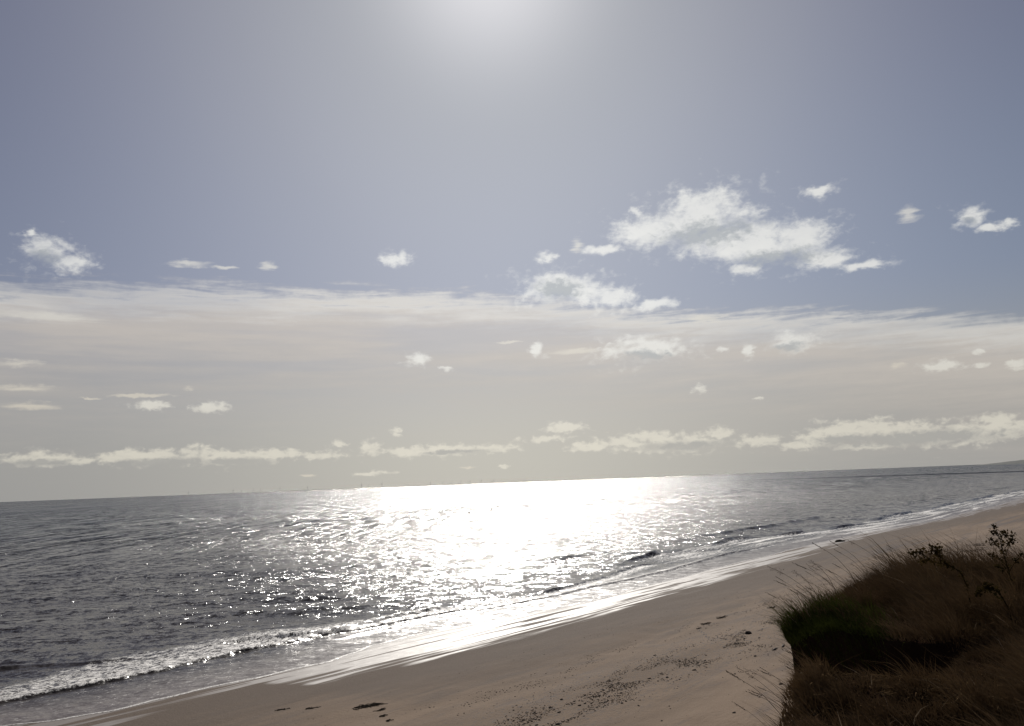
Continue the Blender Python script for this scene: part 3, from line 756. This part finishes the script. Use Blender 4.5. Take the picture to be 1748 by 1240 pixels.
t_ = (1 + 5 ** 0.5) / 2
ICO_V = np.array([(-1, t_, 0), (1, t_, 0), (-1, -t_, 0), (1, -t_, 0), (0, -1, t_), (0, 1, t_), (0, -1, -t_), (0, 1, -t_), (t_, 0, -1), (t_, 0, 1), (-t_, 0, -1), (-t_, 0, 1)]) / math.sqrt(1 + t_ * t_)
ICO_F = np.array([(0, 11, 5), (0, 5, 1), (0, 1, 7), (0, 7, 10), (0, 10, 11), (1, 5, 9), (5, 11, 4), (11, 10, 2), (10, 7, 6), (7, 1, 8), (3, 9, 4), (3, 4, 2), (3, 2, 6), (3, 6, 8), (3, 8, 9), (4, 9, 5), (2, 4, 11), (6, 2, 10), (8, 6, 7), (9, 8, 1)])
def sub_ico(seed, lv=2):
    vs = [tuple(v_) for v_ in ICO_V]; fs = [tuple(f_) for f_ in ICO_F]
    for _ in range(lv):
        cache = {}; nf = []
        def mid(a, b):
            k_ = (min(a, b), max(a, b))
            if k_ not in cache:
                m_ = (np.array(vs[a]) + np.array(vs[b])); m_ /= np.linalg.norm(m_); vs.append(tuple(m_)); cache[k_] = len(vs) - 1
            return cache[k_]
        for a, b, c in fs:
            ab, bc, ca = mid(a, b), mid(b, c), mid(c, a); nf += [(a, ab, ca), (b, bc, ab), (c, ca, bc), (ab, bc, ca)]
        fs = nf
    vs = np.array(vs)
    rr = 1 + 0.22 * fbm(vs[:, 0] * 1.6 + seed, vs[:, 1] * 1.6 + vs[:, 2] * 1.1 + seed * 3, 3)
    return vs * rr[:, None], fs
def beach_obj(o, u, v, sink, rz=0.0, sc=(1, 1, 1)):
    x, y = uv_xy(u, v); o.location = (x, y, float(beach_z(np.array(float(u)), np.array(float(v)))) - sink)
    o.rotation_euler = (0, 0, rz); o.scale = sc
COAST_ROT = math.pi / 2 - CA       # turns local x along the beach
# shingle: too many grains to count
K = 26000
pu = rng.uniform(22, 150, K * 3); pv = np.where(rng.random(K * 3) < 0.85, rng.normal(28.3, 1.25, K * 3) + 0.7 * vnoise(pu / 9.0, pu * 0), np.where(rng.random(K * 3) < 0.6, rng.normal(34.5, 0.7, K * 3), rng.uniform(12, 42, K * 3)))
cl = smooth(fbm(pu / 2.4, pv / 0.9, 4), -0.3, 0.9); m_ = cl > rng.random(K * 3)
pu, pv = pu[m_][:K], pv[m_][:K]; k = len(pu)
px, py = uv_xy(pu, pv); pz = beach_z(pu, pv)
sz = 0.013 * np.exp(rng.normal(0.25, 0.5, k)); sz = np.clip(sz, 0.008, 0.036)
sc3 = sz[:, None] * np.stack([rng.uniform(.9, 2.0, k), rng.uniform(.8, 1.2, k), rng.uniform(.4, .8, k)], -1)
vv = (ICO_V[None] * sc3[:, None, :]) * (1 + rng.uniform(-.2, .2, (k, 12, 1))) + np.stack([px, py, pz + sz * 0.2], -1)[:, None, :]
ff_ = (ICO_F[None] + (np.arange(k) * 12)[:, None, None]).reshape(-1, 3)
tag(mesh_obj('shingle', vv.reshape(-1, 3), ff_, M_stone), 'scattered dark pebbles and coal grit in a stripe along the sand', 'shingle', kind='stuff')

sv, sf = sub_ico(1.7)
proto = None
for i, (u_, v_) in enumerate([(36.9, 29.2), (34.7, 27.0), (34.1, 27.9), (36.4, 28.2), (38.1, 28.1), (41.6, 28.9), (45.4, 28.1), (42.3, 28.9), (51.3, 31.2), (51.5, 27.5), (55.9, 28.3),
                              (37.6, 22.7), (40.5, 20.2), (47.4, 20.6), (41.6, 27.7), (38.6, 28.1), (38.6, 28.8), (38.6, 29.7), (50.6, 28.9), (48.5, 26.7), (48.8, 24.1), (54.2, 25.2),
                              (57.3, 28.1), (60.3, 27.6), (61.7, 29.0), (53.0, 28.2), (46.0, 27.2), (43.7, 29.9), (39.7, 26.4), (35.6, 30.7)]):
    o = mesh_obj('pebble', sv, sf, M_stone, smooth=True) if i == 0 else proto.copy()
    if i == 0: proto = o
    else: COL.objects.link(o)
    s_ = sr.uniform(0.05, 0.105); beach_obj(o, u_, v_, -s_ * 0.12, COAST_ROT + sr.uniform(-.4, .4), (s_ * sr.uniform(1.1, 1.9), s_, s_ * 0.45))
    tag(o, 'dark fist-sized pebble lying loose on the open sand', 'pebble', 'larger dark pebbles on the beach')
o = mesh_obj('beach_rock', *sub_ico(4.1), M_stone, smooth=True); beach_obj(o, 155.7, 54.3, -0.02, 0.3, (1.0, .45, .34))
tag(o, 'lone dark rock at the edge of the wash far along the beach', 'rock')
V, Fq = sub_ico(6.6); o = mesh_obj('beach_rock', V, Fq, M_stone, smooth=True); beach_obj(o, 61.5, 29.0, -0.02, COAST_ROT, (.36, .2, .14))
tag(o, 'small flat dark rock above the shingle stripe near the green tuft', 'rock')

def kelp(name, L, Wd, seed, label, u_, v_, rz, group=None, strands=34):
    random.seed(seed); paths = []
    for _ in range(strands):
        p = np.array([random.uniform(-L, L) * .7, random.gauss(0, Wd * .35), 0.015]); a = random.gauss(0, .5); pts = [p.copy()]
        for _s in range(7):
            a += random.gauss(0, .35); p = p + np.array([math.cos(a), math.sin(a) * .6, 0]) * L * .12; p[2] = 0.012 + random.random() * .03; pts.append(p.copy())
        paths.append((pts, [random.uniform(.010, .022)] * 8))
    V, Fq = tube_mesh(paths, 4)
    V[:, 2] *= 0.8
    o = mesh_obj(name, V, Fq, M_kelp, smooth=True); beach_obj(o, u_, v_, -0.01, rz); tag(o, label, 'seaweed', group)
GK = 'strands of seaweed on the sand'
kelp('seaweed', .95, .34, 1, 'widest dark smear of seaweed on the damp sand at bottom centre', 32.2, 39.2, COAST_ROT - .35, GK, 46)
kelp('seaweed', .34, .22, 2, 'small seaweed clump just below the widest smear', 32.2, 37.8, COAST_ROT, GK, 22)
kelp('seaweed', .26, .20, 3, 'dark seaweed knot third down the short chain', 31.5, 36.7, COAST_ROT, GK, 20)
kelp('seaweed', .24, .15, 4, 'lowest seaweed clump of the short chain', 31.0, 35.7, COAST_ROT, GK, 14)
kelp('seaweed', .45, .08, 5, 'thin line of seaweed nearest the left end of the damp sand', 29.6, 43.6, COAST_ROT - .5, GK, 10)
kelp('seaweed', .45, .08, 6, 'thin line of seaweed between the left one and the widest smear', 30.6, 42.0, COAST_ROT - .5, GK, 10)
kelp('seaweed', .8, .16, 7, 'long broken seaweed strand on the pale sand in mid beach', 64.6, 34.3, COAST_ROT + .05, GK, 24)
kelp('seaweed', .9, .16, 8, 'seaweed strand at the far end of the broken line in mid beach', 68.2, 34.7, COAST_ROT, GK, 22)
kelp('seaweed', .4, .14, 9, 'seaweed clump at the near end of the broken line in mid beach', 62.6, 33.9, COAST_ROT, GK, 14)
kelp('seaweed', .9, .08, 10, 'thin seaweed line just left of the green tuft', 74.5, 32.8, COAST_ROT, GK, 12)

def driftwood(label, u_, v_, L, rz, seed):
    random.seed(seed); t = np.linspace(-1, 1, 9)
    p = np.stack([t * L, 0.05 * L * np.sin(t * 3), 0.03 + 0.02 * np.cos(t * 2)], -1)
    br = np.array([p[5], p[5] + [L * .2, L * .18, .02], p[5] + [L * .45, L * .22, .05]])
    V, Fq = tube_mesh([(p, [.02, .04, .05, .052, .05, .045, .04, .03, .015]), (br, [.025, .02, .01])], 7)
    o = mesh_obj('driftwood', V, Fq, M_drift, smooth=True); beach_obj(o, u_, v_, -0.01, rz); tag(o, label, 'driftwood', 'driftwood on the sand')
driftwood('near piece of dark driftwood beside the cliff edge', 56.9, 24.95, .42, COAST_ROT, 1)
driftwood('far piece of dark driftwood touching the cliff silhouette', 58.2, 24.9, .42, COAST_ROT + .15, 2)

# footprints: shallow dished prints with a pushed-up rim, each its own small sheet on the sand
fv, ffp = [], []
for i in range(7):
    for j in range(12):
        r = i / 6; a = 2 * math.pi * j / 12
        zz = 0.004 + 0.016 * math.exp(-((r - .72) / .16) ** 2) * (1 - smooth(np.array(r), .8, 1.0)) if r < 1 else -0.01
        fv.append((0.17 * r * math.cos(a), 0.065 * r * math.sin(a) * (1 + .25 * math.cos(a)), float(zz)))
        if i: 
            b = (i - 1) * 12; ffp.append((b + j, b + 12 + j, b + 12 + (j + 1) % 12, b + (j + 1) % 12))
M_foot, n = material('damp_print')
out(n, principled(n, base=(0.07, 0.05, 0.04, 1), rough=0.9))
fproto = None
for i in range(9):
    t = i / 8
    o = mesh_obj('footprint', fv, ffp, M_foot, smooth=True) if i == 0 else fproto.copy()
    if i == 0: fproto = o
    else: COL.objects.link(o)
    beach_obj(o, 62.0 - 3.4 * t + (.12 if i % 2 else -.12), 33.4 - 2.6 * t, -0.004, COAST_ROT + math.atan2(-2.6, -3.4), (1.2, 1.2, 1.2))
    tag(o, 'footprint in the short diagonal trail on the pale sand', 'footprint', 'trail of footprints in mid beach')

# ------------------------------------------------------------------ wind farm on the horizon
M_steel, n = material('turbine_paint')
out(n, principled(n, base=(0.45, 0.46, 0.47, 1), rough=0.5))
def make_turbine():
    root = empty('wind_turbine', (0, 0, 0), 'x', 'wind turbine')
    V, Fq = tube_mesh([(np.array([(0, 0, -2), (0, 0, 30), (0, 0, 60), (0, 0, 84)]), [3.4, 3.0, 2.5, 1.9])], 10); mesh_obj('tower', V, Fq, M_steel, root, smooth=True)
    V, Fq = tube_mesh([(np.array([(0, -6, 86), (0, -4, 86), (0, 4, 86), (0, 7, 86)]), [1.2, 2.3, 2.3, 1.4])], 8); mesh_obj('nacelle', V, Fq, M_steel, root, smooth=True)
    for b in range(3):
        a = 0.35 + b * 2.094; d = np.array([math.sin(a), 0, math.cos(a)])
        pts = np.array([np.array([0, -6.5, 86]) + d * s for s in (0.5, 6, 14, 30, 48)])
        V, Fq = tube_mesh([(pts, [1.0, 1.9, 1.6, 1.0, .3])], 6); mesh_obj('blade', V, Fq, M_steel, root, smooth=True)
    return root
tb = make_turbine()
for i, (a, hk) in enumerate([(-21.46, .8), (-18.76, .9), (-18.25, .7), (-17.52, .8), (-17.05, .7), (-15.83, .9), (-14.06, 1.0), (-10.53, 1.15), (-10.03, .8), (-9.17, 1.2), (-5.89, 1.0), (-5.02, .9),
                             (-4.46, .8), (-3.82, .8), (-3.18, .9), (-2.42, 1.0), (-1.58, .9), (-7.4, .7), (-12.2, .7), (.6, .8)]):
    o = tb if i == 0 else copy_tree(tb)
    dd = 17000; o.location = (dd * math.sin(R(a)), dd * math.cos(R(a)), 0); o.scale = (hk * .8,) * 3; o.rotation_euler = (0, 0, -R(a) + sr.uniform(-.3, .3))
    tag(o, 'tiny faint wind turbine standing on the sea horizon', 'wind turbine', 'wind turbines along the horizon')
